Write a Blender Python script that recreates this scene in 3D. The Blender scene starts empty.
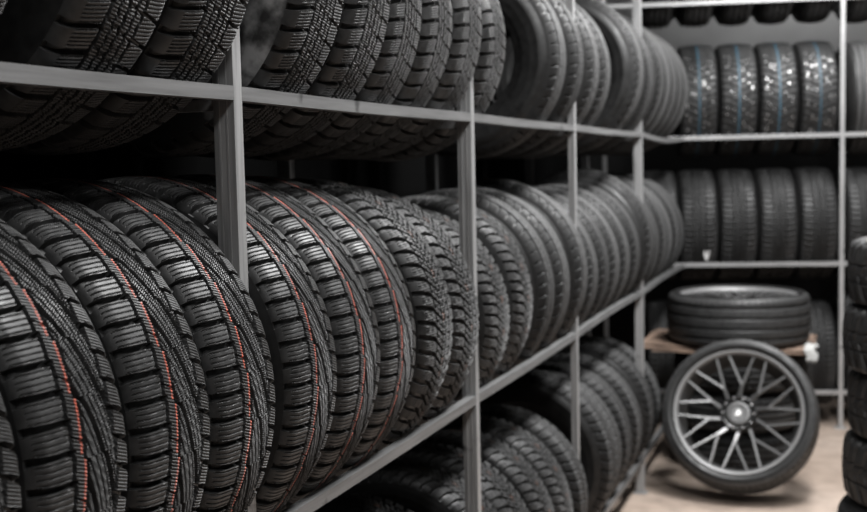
import bpy, bmesh, math, random
import numpy as np
from mathutils import Vector, Matrix
random.seed(7); np.random.seed(7)
PI = math.pi
scn = bpy.context.scene
COL = scn.collection

# ------------------------------------------------------------------ helpers
def link(o, parent=None):
    COL.objects.link(o)
    if parent is not None: o.parent = parent
    return o
def tag(o, label, cat, group=None):
    o['label'] = label; o['category'] = cat
    if group: o['group'] = group
    return o
def empty(name, loc=(0, 0, 0), rot=(0, 0, 0)):
    o = bpy.data.objects.new(name, None); o.empty_display_size = .1
    o.location = loc; o.rotation_euler = rot
    return link(o)
def obj(name, bm, mat, parent=None, smooth=False, auto=None):
    me = bpy.data.meshes.new(name)
    bmesh.ops.recalc_face_normals(bm, faces=bm.faces)
    bm.to_mesh(me); bm.free()
    if mat: me.materials.append(mat)
    if smooth:
        me.polygons.foreach_set('use_smooth', [True] * len(me.polygons))
        if auto is not None:
            me.set_sharp_from_angle(angle=math.radians(auto))
    return link(bpy.data.objects.new(name, me), parent)
def struct(o): o['kind'] = 'structure'; return o
def box(bm, x0, x1, y0, y1, z0, z1, bev=0):
    r = bmesh.ops.create_cube(bm, size=1)
    vs = r['verts']
    bmesh.ops.scale(bm, vec=(x1 - x0, y1 - y0, z1 - z0), verts=vs)
    bmesh.ops.translate(bm, vec=((x0 + x1) / 2, (y0 + y1) / 2, (z0 + z1) / 2), verts=vs)
    if bev:
        es = list({e for v in vs for e in v.link_edges})
        bmesh.ops.bevel(bm, geom=es, offset=bev, segments=2, affect='EDGES', profile=.7)
def bar(bm, pts, half, up=Vector((0, 0, 1)), halfz=None):
    """rectangular bar swept through a polyline"""
    hz = halfz or half
    rings = []
    n = len(pts)
    for i, p in enumerate(pts):
        a = pts[max(0, i - 1)]; b = pts[min(n - 1, i + 1)]
        d = (Vector(b) - Vector(a)).normalized()
        s = d.cross(up).normalized(); u = s.cross(d).normalized()
        rings.append([bm.verts.new(Vector(p) + s * sx * half + u * sz * hz)
                      for sx, sz in ((-1, -1), (1, -1), (1, 1), (-1, 1))])
    for i in range(n - 1):
        for k in range(4):
            bm.faces.new((rings[i][k], rings[i][(k + 1) % 4], rings[i + 1][(k + 1) % 4], rings[i + 1][k]))
    bm.faces.new(rings[0][::-1]); bm.faces.new(rings[-1])
def grid_mesh(name, P, mat, closed_u=True, attr=None, smooth=True, closed_v=False):
    """P: (nu, nv, 3) array of points"""
    nu, nv = P.shape[:2]
    me = bpy.data.meshes.new(name)
    idx = np.arange(nu * nv).reshape(nu, nv)
    a = idx if closed_u else idx[:-1]
    b = np.roll(idx, -1, 0) if closed_u else idx[1:]
    if closed_v:
        q = np.stack([a, b, np.roll(b, -1, 1), np.roll(a, -1, 1)], -1).reshape(-1, 4)
    else:
        q = np.stack([a[:, :-1], b[:, :-1], b[:, 1:], a[:, 1:]], -1).reshape(-1, 4)
    nf = len(q)
    me.vertices.add(nu * nv); me.loops.add(nf * 4); me.polygons.add(nf)
    me.vertices.foreach_set('co', P.reshape(-1).astype(np.float32))
    me.loops.foreach_set('vertex_index', q.reshape(-1).astype(np.int32))
    me.polygons.foreach_set('loop_start', (np.arange(nf) * 4).astype(np.int32))
    me.polygons.foreach_set('use_smooth', np.full(nf, smooth, dtype=bool))
    me.update(calc_edges=True)
    if attr is not None:
        at = me.attributes.new('paint', 'FLOAT', 'POINT')
        at.data.foreach_set('value', attr.reshape(-1).astype(np.float32))
    me.materials.append(mat)
    return me

# ------------------------------------------------------------------ materials
def mat_new(name):
    m = bpy.data.materials.new(name); m.use_nodes = True
    nt = m.node_tree; b = nt.nodes['Principled BSDF']
    return m, nt, b
def simple(name, col, rough=.5, metal=0, spec=.5):
    m, nt, b = mat_new(name)
    b.inputs['Base Color'].default_value = (*col, 1)
    b.inputs['Roughness'].default_value = rough
    b.inputs['Metallic'].default_value = metal
    b.inputs['Specular IOR Level'].default_value = spec
    return m
def noise(nt, scale, detail=4, coord='Object', vec_scale=None):
    tc = nt.nodes.new('ShaderNodeTexCoord'); n = nt.nodes.new('ShaderNodeTexNoise')
    n.inputs['Scale'].default_value = scale; n.inputs['Detail'].default_value = detail
    src = tc.outputs[coord]
    if vec_scale:
        mp = nt.nodes.new('ShaderNodeMapping'); mp.inputs['Scale'].default_value = vec_scale
        nt.links.new(src, mp.inputs['Vector']); src = mp.outputs['Vector']
    nt.links.new(src, n.inputs['Vector'])
    return n.outputs['Fac']
def ramp(nt, fac, stops):
    r = nt.nodes.new('ShaderNodeValToRGB')
    while len(r.color_ramp.elements) < len(stops): r.color_ramp.elements.new(.5)
    for e, (p, c) in zip(r.color_ramp.elements, stops):
        e.position = p; e.color = (*c, 1) if len(c) == 3 else c
    nt.links.new(fac, r.inputs['Fac']); return r.outputs['Color']
def g(v): return (v, v, v)
def bump(nt, b, fac, strength, dist):
    bp = nt.nodes.new('ShaderNodeBump'); bp.inputs['Strength'].default_value = strength
    bp.inputs['Distance'].default_value = dist
    nt.links.new(fac, bp.inputs['Height']); nt.links.new(bp.outputs['Normal'], b.inputs['Normal'])

def rubber(name, lo, hi, rough=.5, paint=None, spec=.5, pmul=1.0):
    m, nt, b = mat_new(name)
    f = noise(nt, 55, 5)
    c = ramp(nt, f, [(.3, g(lo)), (.72, g(hi))])
    if paint:
        at = nt.nodes.new('ShaderNodeAttribute'); at.attribute_name = 'paint'
        f2 = noise(nt, 260, 2)
        worn = ramp(nt, f2, [(.36, g(.25)), (.52, g(1))])
        st = nt.nodes.new('ShaderNodeMath'); st.operation = 'MULTIPLY'
        stp = ramp(nt, at.outputs['Fac'], [(.35, g(0)), (.6, g(pmul))])
        nt.links.new(stp, st.inputs[0]); nt.links.new(worn, st.inputs[1])
        mx = nt.nodes.new('ShaderNodeMix'); mx.data_type = 'RGBA'
        nt.links.new(st.outputs[0], mx.inputs['Factor'])
        nt.links.new(c, mx.inputs['A']); mx.inputs['B'].default_value = (*paint, 1)
        c = mx.outputs['Result']
    oi = nt.nodes.new('ShaderNodeObjectInfo')
    tone = ramp(nt, oi.outputs['Random'], [(0, g(.62)), (1, g(1.25))])
    tm = nt.nodes.new('ShaderNodeMix'); tm.data_type = 'RGBA'; tm.blend_type = 'MULTIPLY'; tm.inputs['Factor'].default_value = 1
    nt.links.new(c, tm.inputs['A']); nt.links.new(tone, tm.inputs['B']); c = tm.outputs['Result']
    nt.links.new(c, b.inputs['Base Color'])
    rr = ramp(nt, noise(nt, 18, 4), [(.3, g(rough - .08)), (.7, g(rough + .12))])
    nt.links.new(rr, b.inputs['Roughness'])
    b.inputs['Specular IOR Level'].default_value = spec
    bump(nt, b, noise(nt, 420, 3), .25, .0006)
    return m
R_RED = rubber('winter_tread_rubber_red_line', .012, .038, .47, paint=(.62, .125, .07), pmul=.95)
R_PLAIN = rubber('tread_rubber', .012, .036, .48)
R_FLECK = rubber('tread_rubber_orange_flecks', .012, .036, .50, paint=(.42, .17, .09), pmul=.6)
R_BLUE = rubber('tread_rubber_blue_line', .008, .016, .55, paint=(.03, .15, .24), pmul=.7)
R_SIDE = rubber('sidewall_rubber', .006, .015, .5, spec=.36)
R_FAR = rubber('grey_road_tread_rubber', .005, .012, .58, paint=(.062, .062, .062), spec=.30)  # grey dusty tread; the dark near shoulder is shade put into the colour
R_BLOCK = rubber('block_tread_rubber', .012, .034, .5)
R_DARK = rubber('dark_tread_rubber', .006, .017, .5, spec=.42)
def scuffed(name):
    m, nt, b = mat_new(name)
    f = noise(nt, 13, 7)
    c = ramp(nt, f, [(.48, g(.014)), (.54, g(.08)), (.64, g(.26))])
    nt.links.new(c, b.inputs['Base Color']); b.inputs['Roughness'].default_value = .62
    return m
R_SCUFF = scuffed('dusty_scuffed_sidewall_rubber')

def steel(name, base=.42, rough=.42, axis='z'):
    m, nt, b = mat_new(name)
    sc = {'z': (60, 60, 3), 'y': (60, 3, 60), 'x': (3, 60, 60)}[axis]
    f = noise(nt, 1.5, 5, vec_scale=sc)
    c = ramp(nt, f, [(.3, g(base * .72)), (.5, g(base)), (.75, g(base * 1.25))])
    f2 = noise(nt, 14, 5)
    spot = ramp(nt, f2, [(.27, g(.35)), (.36, g(1))])
    mx = nt.nodes.new('ShaderNodeMix'); mx.data_type = 'RGBA'; mx.blend_type = 'MULTIPLY'
    mx.inputs['Factor'].default_value = 1
    nt.links.new(c, mx.inputs['A']); nt.links.new(spot, mx.inputs['B'])
    nt.links.new(mx.outputs['Result'], b.inputs['Base Color'])
    b.inputs['Metallic'].default_value = .35; b.inputs['Roughness'].default_value = rough
    bump(nt, b, f, .25, .001)
    return m
STEEL_POST = steel('grey_steel_upright', .30, .45, 'z')
STEEL_BEAM = steel('grey_steel_beam', .17, .4, 'y')
STEEL_BACK = steel('pale_steel_back_rack', .36, .4, 'z')
STEEL_BACKB = steel('pale_steel_back_beam', .32, .4, 'x')

# ------------------------------------------------------------------ tyres
def sm(hw, dist, soft):                   # 1 inside the cut, 0 outside
    return np.clip((hw - dist) / soft + .5, 0, 1)
def tri(x):                               # distance to nearest integer
    return np.abs(x - np.floor(x + .5))
def saw(x): return x - np.floor(x)

def pattern(kind, U, T, L):
    """returns depth (metres) and paint mask for circumference coord U, axial arc coord T"""
    p = U / L
    a = np.abs(T)
    soft = .0011
    cut = np.zeros_like(U); sip = np.zeros_like(U); paint = np.zeros_like(U)
    D = .0115
    if kind == 'A':
        e1 = -.040 + .005 * (saw(p) - .5)
        sh = T < e1
        pc = p + .10 * np.clip((T + .085) / .045, -1, 1) ** 2 + .04 * np.sin(T * 60)
        wid = .0040 + .050 * np.clip(-T - .080, 0, .05)
        c1 = sm(wid, tri(pc) * L, soft) * sh
        g1 = sm(.0032, np.abs(T - e1), .0016)
        e2 = -.0125 + .006 * (saw(p / 2 + .2) - .5)
        g2 = sm(.0026, np.abs(T - e2), .0016)
        rib = (T > e1) & (T < e2)
        c2 = sm(.0010, tri(p * .5 + T * 6) * L * 2, soft) * rib * .6
        e3 = .060 + .007 * (saw(p) - .5)
        mid = (T > e2) & (T < e3)
        q = p * L + (T - e2) / .42
        q = q - .25 * L * np.sin((T - e2) / .07 * PI)
        dg = sm(.0036 + .060 * np.clip(T - .005, 0, .06), tri(q / (3 * L)) * 3 * L * .39, .0016) * mid
        dg2 = sm(.0009, tri(q / (.75 * L)) * .75 * L * .39, .0016) * mid * .55
        g3 = sm(.0028, np.abs(T - e3), .0016)
        rb = T > e3
        c3 = sm(.0036 + .05 * np.clip(T - .085, 0, .05), tri(p + (T - e3) * 9) * L, soft) * rb
        cut = np.maximum.reduce([c1, g1, g2, c2, dg, dg2, g3, c3])
        ph = np.where(sh, pc * 5 + .10 * np.sin(T * 1400), np.where(mid, p * 9 - T * 120, p * 8 + T * 60))
        sip = sm(.0006, tri(ph) * L / np.where(mid, 9, np.where(sh, 5, 8)), .0011)
        sip *= np.where(sh, (T > -.108), (T < .105))
        # the block edges stay unsiped
        tr = -.0195 + .007 * (saw(p / 2 + .2) - .5)
        paint = sm(.0018, np.abs(T - tr), .0016) * (saw(p / 2 + .2) > .10)
    elif kind == 'B':
        e1 = -.043 + .003 * (saw(p) - .5)
        sh = T < e1
        pc = p + .16 * np.clip((-T - .06) / .045, -.4, 1.2)
        wid = .0026 + .05 * np.clip(-T - .075, 0, .05)
        c1 = sm(wid + .001, tri(pc) * L, soft) * sh
        es = [e1] + [x + .0015 * (2 * np.abs(2 * saw(p * 2 + k * .37) - 1) - 1) for k, x in enumerate((-.022, -.002, .019, .040))]
        cs = [sm(.0032 if k in (0, 2, 4) else .0022, np.abs(T - e), .0014) for k, e in enumerate(es)]
        mid = (T > e1) & (T < es[-1])
        c2 = sm(.0011, tri(p + T * 9) * L, soft) * mid * .25
        rb = T >= es[-1]
        c3 = sm(.0026 + .03 * np.clip(T - .085, 0, .05), tri(p + T * 6) * L, soft) * rb
        cut = np.maximum.reduce(cs + [c1, c2, c3])
        n = np.where(mid, 8, 7)
        sip = sm(.0007, tri(np.where(mid, p * 8 + T * 30, pc * 7) + .12 * np.sin(T * 1500)) * L / n, .0011) * (T > -.092) * (T < .1)
    elif kind == 'C':
        e = .046 + .005 * (saw(p + .5 * (T > 0)) - .5)
        if True: D = .0105
        pv = p + .5 * (T > 0) - 17 * np.minimum(a, .06) - 5 * np.clip(a - .06, 0, 1)
        w = .0020 + .05 * np.clip(a - .015, 0, .05)
        c1 = sm(w, tri(pv) * L * .86, soft)
        c1 = np.where(a < .010, 0, c1)
        g1 = sm(.0026, np.abs(a - e), .0016)
        g2 = sm(.0018, np.abs(a - .0105), .0014)
        c3 = sm(.0010, tri(pv * 2) * L / 2, soft) * (a < e) * .7
        cut = np.maximum.reduce([c1, g1, g2, c3])
        sip = sm(.0006, tri(p * 6 + .1 * np.sin(T * 1400)) * L / 6, .0011) * (a < .1)
        paint = sm(.0020, np.abs(T - .004), .002) * (saw(p / 3) < .22)
    elif kind in ('D', 'E', 'W'):
        w = .0075 if kind == 'D' else .0065
        gs = [sm(w, np.abs(a - x), .0016) for x in ((.019, .056) if kind == 'D' else (.0, .034, .068))]
        if kind == 'W': gs = [sm(.0062, np.abs(a - x), .002) for x in (.026, .074)]
        lim = .060 if kind == 'D' else .072
        wid = .0030 if kind == 'D' else .0016
        c1 = sm(wid, tri(p + 5 * a) * L, soft) * (a > lim) * (a < (.104 if kind == 'D' else .108))
        c2 = sm(.0008, tri(p + T * 14) * L, soft) * ((a < lim)) * .7 * (saw(a * 40) > .3)
        cut = np.maximum.reduce(gs + [c1, c2])
        if kind in 'DE':
            D = .013; paint = sm(.0, T * np.where(T > 0, .6, -1) - .066, .022)  # mask: dusty tread band, with shade painted on the near shoulder
    elif kind == 'F':
        pv = p + .5 * (T > 0) - 10 * np.minimum(a, .08)
        c1 = sm(.0032, tri(pv) * L * .9, .0022)
        g1 = sm(.002, np.abs(a - .05 - .006 * (saw(p) - .5)), .002)
        c1 = np.where(a < .008, 0, c1)
        cut = np.maximum(c1, g1)
        paint = sm(.0022, np.abs(T), .002)
    elif kind == 'H':                     # wide block rows, straight lateral bars
        e = .036
        c1 = sm(.0034, tri(p + .25 * np.sin(a * 30)) * L, .0022) * (a > e)
        g1 = sm(.003, np.abs(a - e), .002)
        zz = .010 + .005 * (2 * np.abs(2 * saw(p) - 1) - 1)
        g2 = sm(.0022, np.abs(a - zz), .002)
        c2 = sm(.0016, tri(p * 2 + T * 20) * L / 2, .002) * (a < e) * .7
        cut = np.maximum.reduce([c1, g1, g2, c2]); paint = sm(.0, T * np.where(T > 0, .6, -1) - .075, .022)  # paint mask leaves the near shoulder dark as painted shade, dusty tread lighter
    elif kind == 'G':                     # chunky directional off-road blocks
        D = .011
        pv = p + .5 * (T > 0) - 9 * a + 24 * a * a
        c1 = sm(.0050 + .14 * np.clip(a - .02, 0, .06), tri(pv) * L * .8, .002)
        g1 = sm(.0028, np.abs(a - .03 - .008 * (saw(pv) - .5)), .002)
        cut = np.maximum(c1, g1 * (a < .05))
        cut = np.where(a > .125, cut * np.clip((.14 - a) / .015, 0, 1), cut)
    depth = np.maximum(D * cut, (.0022 if kind in 'AB' else .0024) * sip)
    return depth, paint

def profile_arc(R, W, a0=None, rs=.030, Rc=.60):
    """crown + shoulder; W is the section width. returns f(t)->(y,r,ny,nr) and the t limit"""
    hw = W / 2
    a0 = hw - .031 if a0 is None else a0
    th0 = math.asin(a0 / Rc)
    ang_max = math.radians(74)
    Tm = a0 + rs * (ang_max - th0)
    y0 = a0; r0 = R - Rc * (1 - math.cos(th0))
    def f(t):
        s = np.sign(t); a = np.abs(t)
        crown = a <= a0
        thc = np.arcsin(np.minimum(a, a0) / Rc)
        ths = th0 + np.maximum(a - a0, 0) / rs
        th = np.where(crown, thc, ths)
        y = np.where(crown, a, y0 + rs * (np.sin(ths) - math.sin(th0)))
        r = np.where(crown, R - Rc * (1 - np.cos(thc)), r0 - rs * (math.cos(th0) - np.cos(ths)))
        return s * y, r, s * np.sin(th), np.cos(th)
    return f, Tm

def cr(pts, n):
    """catmull-rom through 2d points"""
    P = [Vector(p) for p in pts]; out = []
    P = [P[0] * 2 - P[1]] + P + [P[-1] * 2 - P[-2]]
    for i in range(1, len(P) - 2):
        for k in range(n):
            t = k / n; a, b, c, d = P[i - 1:i + 3]
            out.append(.5 * ((2 * b) + (c - a) * t + (2 * a - 5 * b + 4 * c - d) * t * t + (3 * b - a - 3 * c + d) * t ** 3))
    out.append(P[-2]); return [(v.x, v.y) for v in out]

def revolve(name, prof, nu, mat, rib=None):
    y = np.array([q[0] for q in prof]); r = np.array([q[1] for q in prof])
    ph = np.linspace(0, 2 * PI, nu, endpoint=False)
    P = np.stack([np.outer(np.cos(ph), r), np.tile(y, (nu, 1)), np.outer(np.sin(ph), r)], -1)
    return grid_mesh(name, P, mat)

TYRES = {}
def tyre_meshes(key, kind, R, W, N, nu, nv, mat, side=.145, smat=None, rs=.030, Rc=.60):
    f, Tm = profile_arc(R, W, a0=W / 2 - rs - .001, rs=rs, Rc=Rc)
    k = Tm / .122                         # pattern is drawn for a half arc of ~.122
    t = np.linspace(-Tm, Tm, nv)
    phi = np.linspace(0, 2 * PI, nu, endpoint=False)
    L = 2 * PI * R / N
    U, T = np.meshgrid(phi * R, t / k, indexing='ij')
    dep, paint = pattern(kind, U, T, L)
    # cuts fade out at the edge of the tread
    dep = dep * np.clip((.1215 - np.abs(T)) / .002, 0, 1)
    y, r, ny, nr = f(t)
    rr = r[None, :] - dep * nr[None, :]
    yy = y[None, :] - dep * ny[None, :]
    P = np.stack([np.cos(phi)[:, None] * rr, yy, np.sin(phi)[:, None] * rr], -1)
    tread = grid_mesh('tread', P, mat, attr=paint, smooth=kind not in 'ABC')
    ye, re = float(y[-1]), float(r[-1])
    hw = W / 2
    b = R - side
    pts = [(ye, re), (hw - .001, re - .018), (hw, R - side * .50), (hw - .006, R - side * .72),
           (hw - .017, R - side * .88), (hw - .024, b + .004), (hw - .031, b), (hw - .040, b + .006),
           (hw - .034, R - side * .75), (hw - .016, R - side * .5), (hw - .020, R - .035), (hw - .045, R - .016), (0.0, R - .013)]
    pr = cr(pts, 6)
    # moulded rings on the sidewall
    out = []
    for (yv, rv) in pr:
        q = (R - rv) / side
        if yv > hw - .022 and q > .3: yv = yv + .0012 * max(0, math.sin(q * 34)) * (q < .86)
        out.append((yv, rv))
    m1 = revolve('sidewall', [(-a_, b_) for a_, b_ in out], 160, smat or R_SIDE)
    m2 = revolve('sidewall', out[::-1], 160, smat or R_SIDE)
    TYRES[key] = (tread, m1, m2, R, W)
tyre_meshes('A', 'A', .370, .215, 60, 60 * 42, 160, R_RED)
tyre_meshes('B', 'B', .355, .218, 54, 54 * 42, 150, R_PLAIN)
tyre_meshes('C', 'C', .350, .222, 64, 64 * 28, 120, R_FLECK)
tyre_meshes('D', 'D', .350, .208, 56, 56 * 24, 110, R_FAR, rs=.046, Rc=.24, side=.160)
tyre_meshes('E', 'E', .370, .208, 84, 84 * 14, 100, R_FAR, rs=.046, Rc=.24, side=.160)
tyre_meshes('F', 'F', .350, .238, 50, 50 * 16, 70, R_BLUE)
tyre_meshes('H', 'H', .350, .240, 60, 60 * 14, 80, R_DARK)
tyre_meshes('J', 'H', .360, .208, 56, 56 * 20, 90, R_FAR, rs=.040, Rc=.3)
tyre_meshes('G', 'G', .360, .236, 34, 34 * 28, 90, R_BLOCK)

TN = []
def tyre(key, loc, R, W, label, group, axis_rot=(0, 0, 0), spin=None, smat=None, cat='tyre'):
    tr, s1, s2, R0, W0 = TYRES[key]
    root = empty('tyre', loc, axis_rot)
    tag(root, label, cat, group)
    spin = random.uniform(0, 2 * PI) if spin is None else spin
    for nm, me in (('tread', tr), ('sidewall', s1), ('sidewall', s2)):
        o = link(bpy.data.objects.new(nm, me), root)
        o.rotation_euler = (0, spin, 0)
        o.scale = (R / R0, W / W0, R / R0)
        if nm == 'sidewall' and smat is not None:
            o.material_slots[0].link = 'OBJECT'; o.material_slots[0].material = smat
    TN.append(root)
    return root

# ------------------------------------------------------------------ left rack geometry
XF = -1.020            # front plane of the rack
XI, XB = -1.045, -1.595  # inner edges of the front and rear beams
XM = (XI + XB) / 2
HALF = (XI - XB) / 2
POSTS = [.55, 1.797, 3.122, 4.400, 5.895, 7.24]
ENDY = 7.435            # where the front beams meet the far rack
LEVELS = {'bottom': .200, 'middle': 1.066, 'top': 1.876}
def seat(R): return math.sqrt(R * R - HALF * HALF)

rack = tag(empty('tyre_rack', (XM, 3.9, 0)), 'long grey steel tyre rack running down the left side of the aisle', 'rack')
def rp(name, bm, mat): 
    o = obj(name, bm, mat)
    o.parent = rack; o.matrix_parent_inverse = Matrix.Translation(-Vector(rack.location)); return o
for i, y in enumerate(POSTS):
    for x0, x1, fr in ((XF - .042, XF, 1), (XB - .042, XB, 0)):
        if i == 5 and fr: continue
        if i == 3 and fr: x0 = x1 - .026
        bm = bmesh.new()
        # rolled channel: two flanges and a web with a shallow groove
        box(bm, x0, x1, y - .015, y + .015, 0.004, 3.02, .002)
        if fr and i != 3:
            box(bm, x0 + .010, x0 + .0135, y - .0175, y - .0145, .01, 3.01)
            box(bm, x0 + .026, x0 + .0285, y - .0170, y - .0145, .01, 3.01)
        box(bm, x0 - .012, x1 + .012, y - .03, y + .03, 0, .006)
        rp('upright', bm, STEEL_POST)
# measured small bows of the front beams
bow = {('top', 3): -.004, ('top', 4): -.02, ('middle', 3): .006, ('middle', 4): .010, ('bottom', 4): .004}
for lv, z in LEVELS.items():
    for i in range(5):
        y0, y1 = POSTS[i] + .014, (POSTS[i + 1] - .014 if i < 4 else ENDY)
        bw = bow.get((lv, i), -.003)
        pts = [(XF - .0125, y0 + (y1 - y0) * s, z - .0125 + bw * math.sin(PI * s)) for s in [k / 8 for k in range(9)]]
        bm = bmesh.new(); bar(bm, pts, .0125)
        rp('beam', bm, STEEL_BEAM)
        y1 = POSTS[i + 1] - .014
        pts = [(XB - .0125, y0 + (y1 - y0) * s, z - .0125) for s in (0, 1)]
        bm = bmesh.new(); bar(bm, pts, .0125)
        rp('beam', bm, STEEL_BEAM)
    for y in POSTS:
        bm = bmesh.new()
        bar(bm, [(XB + .001, y, z - .032), (XF - .043, y, z - .032)], .010)
        rp('cross_bar', bm, STEEL_BEAM)

ORD = ['first', 'second', 'third', 'fourth', 'fifth', 'sixth', 'seventh', 'eighth', 'ninth', 'tenth', 'eleventh', 'twelfth']
LOOK = {'A': 'winter tyre with red tread line', 'B': 'black blocky winter tyre',
        'C': 'black arrow-tread tyre', 'D': 'black grooved road tyre', 'E': 'black fine-ribbed road tyre', 'J': 'black block-tread winter tyre'}
ROWS = {
 'middle': [  # (right face Y, R, W, kind)
  (.905, .385, .2125, 'A'), (1.125, .385, .2125, 'A'), (1.342, .385, .2125, 'A'), (1.560, .385, .2125, 'A'), (1.776, .385, .2115, 'A'),
  (2.030, .385, .2125, 'A'), (2.248, .385, .2125, 'A'), (2.466, .382, .2125, 'A'), (2.740, .378, .222, 'C'), (2.985, .368, .224, 'C'),
  (3.375, .340, .222, 'C'), (3.605, .350, .222, 'C'), (3.895, .355, .222, 'D'), (4.123, .355, .222, 'D'), (4.378, .365, .222, 'D'),
  (4.660, .345, .222, 'D'), (4.888, .345, .222, 'D'), (5.116, .345, .222, 'D'), (5.344, .348, .222, 'D'), (5.590, .352, .222, 'D'), (5.868, .375, .240, 'D'),
  (6.158, .355, .222, 'E'), (6.386, .360, .222, 'D'), (6.614, .355, .222, 'E'), (6.842, .360, .222, 'D'), (7.070, .357, .222, 'E')],
 'top': [
  (1.215, .380, .22, 'B'), (1.540, .385, .225, 'B'), (1.774, .385, .222, 'B'),
  (2.150, .375, .225, 'B'), (2.395, .370, .222, 'B'), (2.615, .358, .205, 'B'), (2.840, .358, .205, 'B'), (3.075, .362, .210, 'B'), (3.345, .350, .215, 'B'),
  (4.110, .355, .205, 'D'), (4.370, .360, .222, 'D'), (4.662, .358, .222, 'D'), (4.890, .358, .222, 'D'),
  (5.540, .385, .235, 'D'), (5.865, .380, .225, 'E') , (6.160, .385, .225, 'D'), (6.390, .385, .225, 'E'), (6.620, .385, .225, 'E'), (6.850, .385, .225, 'E'), (7.080, .385, .225, 'E')],
 'bottom': [
  (2.060, .365, .218, 'C'), (2.285, .365, .218, 'C'), (2.510, .365, .218, 'C'), (2.740, .365, .218, 'C'), (2.970, .365, .218, 'C'),
  (3.360, .365, .222, 'C'), (3.590, .365, .222, 'C'), (3.830, .365, .222, 'C'), (4.090, .36, .222, 'C'), (4.372, .355, .222, 'J'),
  (4.790, .385, .240, 'J'), (5.022, .365, .222, 'J'), (5.252, .365, .222, 'J'), (5.530, .365, .222, 'J'), (5.850, .37, .222, 'J'),
  (6.150, .36, .222, 'J')],
}
PN = ['', 'nearest post', 'second post', 'third post', 'fourth post']
for row in ROWS:
    ROWS[row] = [(y, R, (W - .026 if (y > 3.6 and W > .21) else W), k) for y, R, W, k in ROWS[row]]
for row, lst in ROWS.items():
    bays = {}
    for it in lst:
        y = it[0] - .1
        b = max(i for i, p in enumerate(POSTS) if p < y)
        bays.setdefault(b, []).append(it)
    for b, its in bays.items():
        n = len(its)
        for k, (yr, R, W, kd) in enumerate(its):
            if b == 0:
                left = n - 1 - k
                where = ['just left', 'second left', 'third left', 'fourth left', 'fifth left'][left] + ' of nearest post'
            else:
                where = '%s past %s' % (ORD[k], PN[b])
            z = LEVELS[row] + seat(R) + .0015
            lab = '%s, %s, %s shelf' % (LOOK[kd], where, row)
            extra = None
            if row == 'top' and b == 1 and k == 0: lab = 'black winter tyre with pale scuffed sidewall, first past nearest post, top shelf'; extra = R_SCUFF
            if row == 'top' and kd == 'D' and yr == 4.11: lab = 'dark tyre showing bare sidewall and open centre, first past second post, top shelf'
            t = tyre(kd, (XM, yr - W / 2, z), R, W, lab, 'tyres on the %s shelf of the left rack' % row,
                     axis_rot=(0, 0, 0), smat=extra)

# ------------------------------------------------------------------ back rack
BA = math.radians(12)
B0 = Vector((-.075, 7.66, 0))
def bk(s, d, z):                          # s along the rack (right positive), d behind the front plane
    return Vector((B0.x + s * math.cos(BA) - d * math.sin(BA), B0.y + s * math.sin(BA) + d * math.cos(BA), z))
brack = tag(empty('tyre_rack', bk(0, .3, 0), (0, 0, BA)), 'pale steel tyre rack standing across the far end of the aisle', 'rack')
def bp(name, bm, mat):
    o = obj(name, bm, mat); o.parent = brack; return o
BLV = [.245, 1.068, 1.878, 2.725]
SL, SR = -1.47, 1.22
for s in (SL, 0, SR):
    for d0 in (-.3, .30):
        if s == 0 and d0 > 0: continue
        bm = bmesh.new(); box(bm, s - .013, s + .013, d0, d0 + .034, 0.004, 3.25, .002)
        box(bm, s - .035, s + .035, d0 - .02, d0 + .055, 0, .005)
        bp('upright', bm, STEEL_BACK)
for z in BLV:
    for a, b in ((SL + .013, -.013), (.013, SR - .013)):
        for d0 in (-.3, .305):
            bm = bmesh.new(); box(bm, a, b, d0, d0 + .026, z - .026, z, .002)
            bp('beam', bm, STEEL_BACKB)
    for s in (SL, SR):
        bm = bmesh.new(); box(bm, s - .012, s + .012, -.266, .30, z - .05, z - .028)
        bp('cross_bar', bm, STEEL_BACKB)
bh = .305 - .287 + .274 - .0 
BH = (.305 + .274) / 2                    # half distance between inner beam edges
BC = (-.274 + .305) / 2 + .3              # centre depth behind front plane
def brow(z, ss, kind, R, W, lookf, rowname, group, smat=None):
    out = []
    for i, s in enumerate(ss):
        zc = z + math.sqrt(R * R - BH * BH) + .0015
        t = tyre(kind, bk(s, BC, zc), R, W, lookf(i), group, axis_rot=(0, 0, BA - PI / 2), smat=smat)
        out.append(t)
    return out
W = .240
S4 = [-.140 - .2455 * k for k in range(4)][::-1]
studded = brow(1.878, S4, 'F', .370, W,
     lambda i: 'studded winter tyre with a blue line, %s from the left on the upper far shelf' % ORD[i], 'top', 'studded tyres on the far rack')
S4b = [-.138 - .247 * k for k in range(5)][::-1]
mid4 = brow(1.068, S4b, 'H', .368, .243,
     lambda i: 'dark block-tread tyre, %s from the left on the middle shelf of the far rack' % ORD[i], 'middle', 'tyres on the middle shelf of the far rack')
brow(2.725, [-1.13, -.88, -.63, -.385, -.135] , 'D', .385, .235,
     lambda i: 'dark tyre seen low over the highest far beam, %s from the left' % ORD[i], 'high', 'tyres on the highest shelf of the far rack')
brow(.245, [-1.10, -.39, -.135], 'H', .350, .238,
     lambda i: ['dark tyre at the far rack foot, beside the left rack end', 'dark tyre on the lowest far shelf, behind the flat wheel',
                'dark upright tyre on the lowest far shelf beside the pale upright'][i], 'low', 'tyres on the lowest shelf of the far rack')
for z, kd, nm in ((2.725, 'D', 'highest'), (1.878, 'E', 'upper'), (1.068, 'H', 'middle'), (.245, 'H', 'lowest')):
    brow(z, [.145, .39], kd, .366, .235,
         lambda i: 'dark tyre %s of the pale upright, %s shelf of the far rack' % (['just right', 'second to the right'][i], nm), nm,
         'tyres right of the pale upright')
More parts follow.
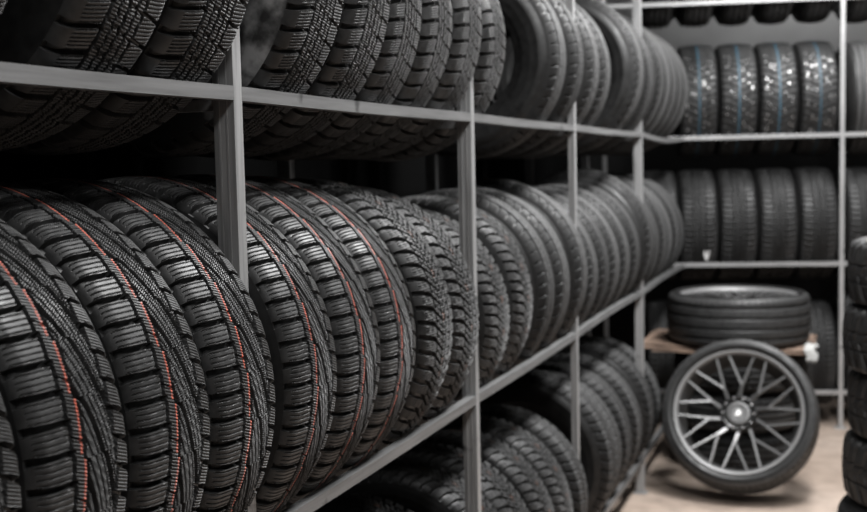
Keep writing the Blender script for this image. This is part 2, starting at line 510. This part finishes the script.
# studs: small steel pins set in the tread of the four studded tyres
def stud_mesh():
    bm = bmesh.new()
    bmesh.ops.create_cone(bm, cap_ends=True, segments=10, radius1=.0048, radius2=.0040, depth=.006)
    me = bpy.data.meshes.new('stud'); bm.to_mesh(me); bm.free(); me.materials.append(simple('steel_stud', g(.55), .38, .75)); return me
SM = stud_mesh()
for t in studded:
    rnd = random.Random(int(t.location.x * 1e4))
    for k in range(44):
        ph = math.radians(-50 + 100 * (k + rnd.random() * 1.5) / 45)   # towards the aisle
        lane = [-.075, -.052, -.028, .030, .055, .078][(k * 5 + rnd.randint(0, 2)) % 6] + rnd.uniform(-.006, .006)
        r = .370 - lane * lane / 1.2
        # tyre axis is local Y, radial in XZ: the aisle side is local +X
        v = Vector((math.cos(ph), 0, math.sin(ph)))
        o = bpy.data.objects.new('stud', SM); link(o, t)
        o.location = v * (r + .0005) + Vector((0, lane, 0))
        o.rotation_euler = v.to_track_quat('Z', 'Y').to_euler()
def paper(name, pts, z, mat):
    bm = bmesh.new(); vs = [bm.verts.new(p) for p in pts]; f = bm.faces.new(vs)
    r = bmesh.ops.extrude_face_region(bm, geom=[f])
    bmesh.ops.translate(bm, vec=(.0015, 0, 0), verts=[e for e in r['geom'] if isinstance(e, bmesh.types.BMVert)])
    return bm
PAPER = simple('white_paper', g(.75), .7)
t = mid4[1]
bm = paper('', [(.345, -.035, -.19), (.345, .012, -.19), (.322, .0, -.250), (.322, -.012, -.255)], 0, PAPER)
o = obj('paper_label', bm, PAPER, t); o['label'] = 'white paper triangle stuck on the tread'
o.location = (-.014, .055, .04)

# ------------------------------------------------------------------ wheels
ALLOY = simple('satin_grey_alloy', g(.17), .35, .85)
ALLOY_L = simple('machined_alloy', g(.22), .52, .45)
BLACKM = simple('black_hub_metal', g(.03), .35, .6)
CHROME = simple('bright_bolt_metal', g(.75), .2, .9)
BARREL = simple('dark_barrel_metal', g(.05), .7, .4)
def lathe(bm, prof, n=96, axis='y'):
    rings = []
    for y, r in prof:
        rings.append([bm.verts.new((r * math.cos(2 * PI * k / n), y, r * math.sin(2 * PI * k / n))) for k in range(n)])
    for i in range(len(prof) - 1):
        for k in range(n):
            bm.faces.new((rings[i][k], rings[i][(k + 1) % n], rings[i + 1][(k + 1) % n], rings[i + 1][k]))
    return rings
def wheel(name, loc, rot, label, group, R=.38, W=.25, RR=.318, spin=0, kind='D'):
    root = empty(name, loc, rot); tag(root, label, 'wheel', group)
    key = 'wheel_' + kind
    if key not in TYRES:
        tyre_meshes(key, kind, R, W, 70, 70 * 20, 100, R_PLAIN, side=R - RR + .004)
    tr, s1, s2, R0, W0 = TYRES[key]
    ty = empty('tyre'); ty.parent = root
    for nm, me in (('tread', tr), ('sidewall', s1), ('sidewall', s2)):
        o = link(bpy.data.objects.new(nm, me), ty); o.rotation_euler = (0, spin, 0)
    hw = W / 2
    # rim ring: lip and barrel, front towards -Y
    bm = bmesh.new()
    yf = -hw + .018
    lip = [(yf + .010, RR + .006), (yf - .002, RR + .006), (yf - .006, RR + .001), (yf - .004, RR - .006), (yf + .004, RR - .012), (yf + .014, RR - .015)]
    lathe(bm, lip, 128)
    rim = obj('rim', bm, ALLOY_L, root, True, 40)
    bm = bmesh.new()
    lathe(bm, [(yf + .014, RR - .015), (yf + .026, RR - .022), (yf + .05, RR - .025), (yf + .09, RR - .040), (yf + .15, RR - .044), (hw - .03, RR - .026), (hw - .02, RR - .004), (hw - .018, RR + .005), (hw - .028, RR + .005)], 128)
    obj('barrel', bm, BARREL, rim, True, 40)
    # spokes: ten Y shapes, a stem from the hub that forks to the lip
    def sp_bm(a):
        bm = bmesh.new()
        def P(r, ang, y): 
            return Vector((r * math.sin(ang), y, r * math.cos(ang)))
        r0, r1, r2 = .084, .150, RR - .016
        y0, y1, y2 = yf + .050, yf + .034, yf + .016
        def blade(pa, pb, wa, wb, da, db):
            d = (pb - pa).normalized(); yv = Vector((0, 1, 0)); s = d.cross(yv).normalized()
            ring = []
            for p, w, dp in ((pa, wa, da), (pb, wb, db)):
                ring.append([bm.verts.new(p + s * w * .62), bm.verts.new(p - s * w * .62),
                             bm.verts.new(p - s * w + yv * .006), bm.verts.new(p - s * w * .8 + yv * dp),
                             bm.verts.new(p + s * w * .8 + yv * dp), bm.verts.new(p + s * w + yv * .006)])
            for k in range(6):
                bm.faces.new((ring[0][k], ring[0][(k + 1) % 6], ring[1][(k + 1) % 6], ring[1][k]))
            bm.faces.new(ring[0]); bm.faces.new(ring[1][::-1])
        tw = math.radians(4)
        fork = P(r1, a + tw, y1)
        blade(P(r0, a - tw, y0), fork, .0120, .0095, .040, .032)
        for sg in (-1, 1):
            blade(P(r1 - .004, a + tw, y1 + .0008), P(r2, a + sg * math.radians(11.8) , y2), .0078, .0066, .030, .020)
        return bm
    for k in range(10):
        o = obj('spoke', sp_bm(k * PI / 5 + math.radians(1)), ALLOY, rim, True, 25)
    bm = bmesh.new()
    lathe(bm, [(yf + .085, .001), (yf + .085, .090), (yf + .050, .095), (yf + .038, .090), (yf + .034, .083), (yf + .040, .070), (yf + .052, .064), (yf + .052, .001)], 64)
    hub = obj('hub', bm, BLACKM, rim, True, 30)
    bm = bmesh.new()
    lathe(bm, [(yf + .060, .062), (yf + .032, .0605), (yf + .027, .056), (yf + .026, .044), (yf + .031, .041), (yf + .033, .038), (yf + .034, .001)], 64)
    cap = obj('centre_cap', bm, simple('brushed_cap', g(.12), .45, .7) if 'brushed_cap' not in bpy.data.materials else bpy.data.materials['brushed_cap'], rim, True, 30)
    for k in range(10):
        a = 2 * PI * k / 10 + .31
        bm = bmesh.new()
        lathe(bm, [(0, .0001), (0, .0052), (.004, .0068), (.014, .007)], 12)
        b_ = obj('bolt', bm, CHROME, rim, True, 30)
        b_.location = (.0775 * math.sin(a), yf + .026, .0775 * math.cos(a))
    # emblem: small white bent arrow-like mark on the cap
    bm = bmesh.new()
    em = [(-.013, -.012), (-.011, -.003), (-.006, .001), (-.006, .012), (.002, .013), (.009, .006), (.010, -.004), (.004, -.010), (-.004, -.0105)]
    vs = [bm.verts.new((x * 1.25, yf + .0275, z * 1.25)) for x, z in em]; f = bm.faces.new(vs)
    r = bmesh.ops.extrude_face_region(bm, geom=[f])
    bmesh.ops.translate(bm, vec=(0, .006, 0), verts=[e for e in r['geom'] if isinstance(e, bmesh.types.BMVert)])
    o = obj('emblem', bm, simple('white_enamel', g(.9), .35) if 'white_enamel' not in bpy.data.materials else bpy.data.materials['white_enamel'], rim)
    return root
Lr = math.radians(25)
Rw, Ww = .392, .250
yc = 5.955 + Rw * math.sin(Lr) - Ww / 2 * math.cos(Lr)
zc = Rw * math.cos(Lr) + Ww / 2 * math.sin(Lr) + .001
wheel('alloy_wheel', (-.549, yc, zc), (-Lr, 0, math.radians(0)),
      'wheel with dark forked-spoke alloy rim standing on the floor, leaning back against the pile', 'alloy wheels', Rw, Ww, RR=.317)
SC = Vector((-.622, 6.705, 0))
zz = 0.0
for k in range(3):
    tyre('D', (SC.x + [.0, -.012, .01][k], SC.y + [.006, .0, .004][k], zz + .111), .372, .220,
         'grey tyre lying flat beneath the cardboard, %s of the three' % ['lowest', 'middle one', 'topmost'][k], 'flat tyres under the cardboard',
         axis_rot=(-PI / 2, 0, 0))
    zz += .2205
CB = None
def cardboard():
    m, nt, b = mat_new('brown_cardboard')
    f = noise(nt, 5, 6)
    nt.links.new(ramp(nt, f, [(.3, (.09, .06, .045)), (.7, (.24, .165, .12))]), b.inputs['Base Color'])
    b.inputs['Roughness'].default_value = .85
    return m
CB = cardboard()
def sheet(cx, cy, z, w, d, rot, th=.006, wav=.004):
    n = 12
    bm = bmesh.new(); V = {}
    for s in (0, 1):
        for i in range(n + 1):
            for j in range(n + 1):
                x = (i / n - .5) * w; y = (j / n - .5) * d
                V[s, i, j] = bm.verts.new((x + .008 * math.sin(j * 1.7), y + .008 * math.sin(i * 1.3 + 1), s * th + wav * math.sin(i * 1.1 + j * .7) * (max(abs(i / n - .5), abs(j / n - .5)) * 2) ** 2))
    for i in range(n):
        for j in range(n):
            bm.faces.new((V[1, i, j], V[1, i + 1, j], V[1, i + 1, j + 1], V[1, i, j + 1]))
            bm.faces.new((V[0, i, j], V[0, i, j + 1], V[0, i + 1, j + 1], V[0, i + 1, j]))
    for i in range(n):
        for (a, b) in (((i, 0), (i + 1, 0)), ((i + 1, n), (i, n)), ((0, i + 1), (0, i)), ((n, i), (n, i + 1))):
            bm.faces.new((V[0, *a], V[0, *b], V[1, *b], V[1, *a]))
    o = obj('cardboard_sheet', bm, CB); o.location = (cx, cy, z); o.rotation_euler = (0, 0, rot)
    return o
tag(sheet(SC.x - .02, SC.y, .6660, .86, .62, .04, wav=.002), 'brown cardboard sheet, lowest of three under the flat wheel', 'cardboard', 'cardboard under the flat wheel')
tag(sheet(SC.x - .06, SC.y + .01, .6765, .95, .64, .0), 'brown cardboard sheet, middle one of three under the flat wheel', 'cardboard', 'cardboard under the flat wheel')
tag(sheet(SC.x - .065, SC.y + .03, .6880, .92, .60, -.05), 'brown cardboard sheet directly under the flat wheel', 'cardboard', 'cardboard under the flat wheel')
wheel('alloy_wheel', (SC.x, SC.y, .6985 + .1410), (-PI / 2, 0, 0), 'wide grooved tyre on an alloy rim lying flat on brown cardboard', 'alloy wheels', .399, .280, kind='W', spin=.3)
# crumpled white rag over the cardboard corner
def rag(loc, sx, sy, label, seed):
    rnd = random.Random(seed)
    bm = bmesh.new(); n = 14; V = {}
    for i in range(n + 1):
        for j in range(n + 1):
            u, v = i / n - .5, j / n - .5
            drop = -max(0, -(v) - .0) ** 1.2 * sy * 1.6
            z = .012 + drop + .010 * math.sin(u * 17 + seed) * math.cos(v * 11) + rnd.uniform(-.006, .006)
            V[i, j] = bm.verts.new((u * sx + .01 * math.sin(v * 13), max(v, -.12 + v * .15) * sy, z))
    for i in range(n):
        for j in range(n):
            bm.faces.new((V[i, j], V[i + 1, j], V[i + 1, j + 1], V[i, j + 1]))
    o = obj('rag', bm, simple('white_cloth', (.36, .36, .35), .9) if 'white_cloth' not in bpy.data.materials else bpy.data.materials['white_cloth'], None, True)
    o.location = loc
    md = o.modifiers.new('thick', 'SOLIDIFY'); md.thickness = .003
    tag(o, label, 'rag'); return o
rag((-.215, 6.40, .712), .055, .115, 'small crumpled white rag hanging at the right edge of the cardboard', 2)

# ------------------------------------------------------------------ stack on the right
zz = 0.0
base = [(.300, 4.40, .375, .240), (.312, 4.43, .372, .242)] + [(.325, 4.45, .36, .236)] * 4
lab6 = ['wider tyre at the floor of the right-hand pile', 'chunky tyre second from the floor in the right-hand pile', 'chunky off-road tyre third from the floor in the right-hand pile',
        'chunky off-road tyre fourth from the floor in the right-hand pile', 'chunky off-road tyre just below the topmost of the right-hand pile', 'chunky off-road tyre topmost of the right-hand pile']
for k, (x, y, R, Wt) in enumerate(base):
    tyre('G' if k > 1 else 'D', (x + [0, 0, -.004, .012, -.006, .01][k], y, zz + Wt / 2 + .001), R, Wt, lab6[k], 'flat pile of tyres on the right', axis_rot=(-PI / 2, 0, 0))
    zz += Wt + .001

# ------------------------------------------------------------------ room
def floor_mat():
    m, nt, b = mat_new('worn_beige_concrete')
    c1 = ramp(nt, noise(nt, 1.3, 8), [(.3, (.30, .235, .190)), (.7, (.42, .34, .285))])
    c2 = ramp(nt, noise(nt, 9, 8), [(.35, g(.72)), (.6, g(1.0))])
    mx = nt.nodes.new('ShaderNodeMix'); mx.data_type = 'RGBA'; mx.blend_type = 'MULTIPLY'; mx.inputs['Factor'].default_value = .8
    nt.links.new(c1, mx.inputs['A']); nt.links.new(c2, mx.inputs['B'])
    nt.links.new(mx.outputs['Result'], b.inputs['Base Color'])
    b.inputs['Roughness'].default_value = .7
    bump(nt, b, noise(nt, 60, 6), .2, .002)
    return m
def wall_mat(name, v):
    m, nt, b = mat_new(name)
    nt.links.new(ramp(nt, noise(nt, 2.5, 5), [(.3, g(v * .85)), (.7, g(v * 1.1))]), b.inputs['Base Color'])
    b.inputs['Roughness'].default_value = 1; b.inputs['Specular IOR Level'].default_value = .05
    return m
X0, X1, Y0, Y1, ZC = -1.95, 2.6, -2.2, 8.9, 3.5
def slab(name, a, b, mat):
    bm = bmesh.new(); box(bm, a[0], b[0], a[1], b[1], a[2], b[2]); return struct(obj(name, bm, mat))
slab('floor', (X0, Y0, -.1), (X1, Y1, 0), floor_mat())
slab('ceiling', (X0, Y0, ZC), (X1, Y1, ZC + .1), wall_mat('dark_grey_ceiling', .12))
slab('wall_left', (X0 - .1, Y0, 0), (X0, Y1, ZC), wall_mat('dark_wall', .004))
slab('wall_right', (X1, Y0, 0), (X1 + .1, Y1, ZC), wall_mat('grey_wall', .05))
slab('wall_front', (X0, Y0 - .1, 0), (X1, Y0, ZC), wall_mat('grey_wall_front', .06))
slab('wall_back', (X0, Y1, 0), (X1, Y1 + .1, ZC), wall_mat('light_wall', .36))

slab('shade_panel_1', (X0, Y1 - .03, 0), (X1, Y1, 2.45), wall_mat('gap_shade_dark', .02))  # added dark panel standing in for the shade behind the far shelves
# ------------------------------------------------------------------ lights
LAMP = simple('lamp_diffuser', g(.8), .5)
LAMP.node_tree.nodes['Principled BSDF'].inputs['Emission Color'].default_value = (1, 1, 1, 1)
LAMP.node_tree.nodes['Principled BSDF'].inputs['Emission Strength'].default_value = 4
HOUS = simple('lamp_housing', g(.5), .5)
def lamp(x, y, z, sx, sy, e, label):
    t = tag(empty('ceiling_lamp', (x, y, z)), label, 'lamp', 'ceiling lamps over the aisle')
    bm = bmesh.new(); box(bm, -sx / 2 - .02, sx / 2 + .02, -sy / 2 - .02, sy / 2 + .02, .02, .07, .005); obj('housing', bm, HOUS, t)
    bm = bmesh.new(); box(bm, -sx / 2, sx / 2, -sy / 2, sy / 2, .005, .021); obj('diffuser', bm, LAMP, t)
    ld = bpy.data.lights.new('lamp_light', 'AREA'); ld.shape = 'RECTANGLE'; ld.size = sx; ld.size_y = sy; ld.energy = e
    lo = bpy.data.objects.new('lamp_light', ld); link(lo, t)
    return t
lamp(.12, 2.7, ZC - .07, .45, 1.5, 90, 'long ceiling lamp nearest the camera over the aisle')
lamp(.12, 4.9, ZC - .07, .45, 1.5, 205, 'long ceiling lamp halfway down the aisle')
lamp(.12, 6.95, ZC - .07, .45, 1.0, 62, 'long ceiling lamp near the far rack')
lamp(.30, .3, ZC - .07, .45, 1.5, 25, 'long ceiling lamp directly above the camera')
lamp(-.4, 8.45, ZC - .07, 1.5, .2, 9, 'added unseen lamp behind the far rack, brightening the wall')  # added unseen source that lifts the wall strip above the far tyres
w = bpy.data.worlds.new('world'); scn.world = w; w.use_nodes = True
w.node_tree.nodes['Background'].inputs['Color'].default_value = (.5, .5, .5, 1)
w.node_tree.nodes['Background'].inputs['Strength'].default_value = .01

# ------------------------------------------------------------------ camera
f = 1150.; cx, cy = 433.5, 256.; roll = math.radians(1.25)
yaw = math.atan((856 - cx) / f); hy = 156 + math.tan(roll) * (856 - cx); pitch = math.atan((cy - hy) / f)
F = Vector((-math.sin(yaw) * math.cos(pitch), math.cos(yaw) * math.cos(pitch), -math.sin(pitch)))
Rv = Vector((math.cos(yaw), math.sin(yaw), 0)); Uv = Rv.cross(F)
c, s = math.cos(roll), math.sin(roll)
R2 = c * Rv - s * Uv; U2 = c * Uv + s * Rv
cd = bpy.data.cameras.new('camera'); cam = link(bpy.data.objects.new('camera', cd))
M = Matrix((R2, U2, -F)).transposed().to_4x4(); M.translation = Vector((0, 0, 1.73))
cam.matrix_world = M
cd.sensor_fit = 'HORIZONTAL'; cd.sensor_width = 36; cd.lens = f / 867 * 36
cd.clip_start = .05; cd.clip_end = 60
cd.dof.use_dof = True; cd.dof.focus_distance = 1.95; cd.dof.aperture_fstop = 4.2
scn.camera = cam
scn.view_settings.view_transform = 'Standard'; scn.view_settings.look = 'None'
scn.view_settings.gamma = 1; scn.view_settings.use_curve_mapping = False
scn.view_settings.exposure = 0.0
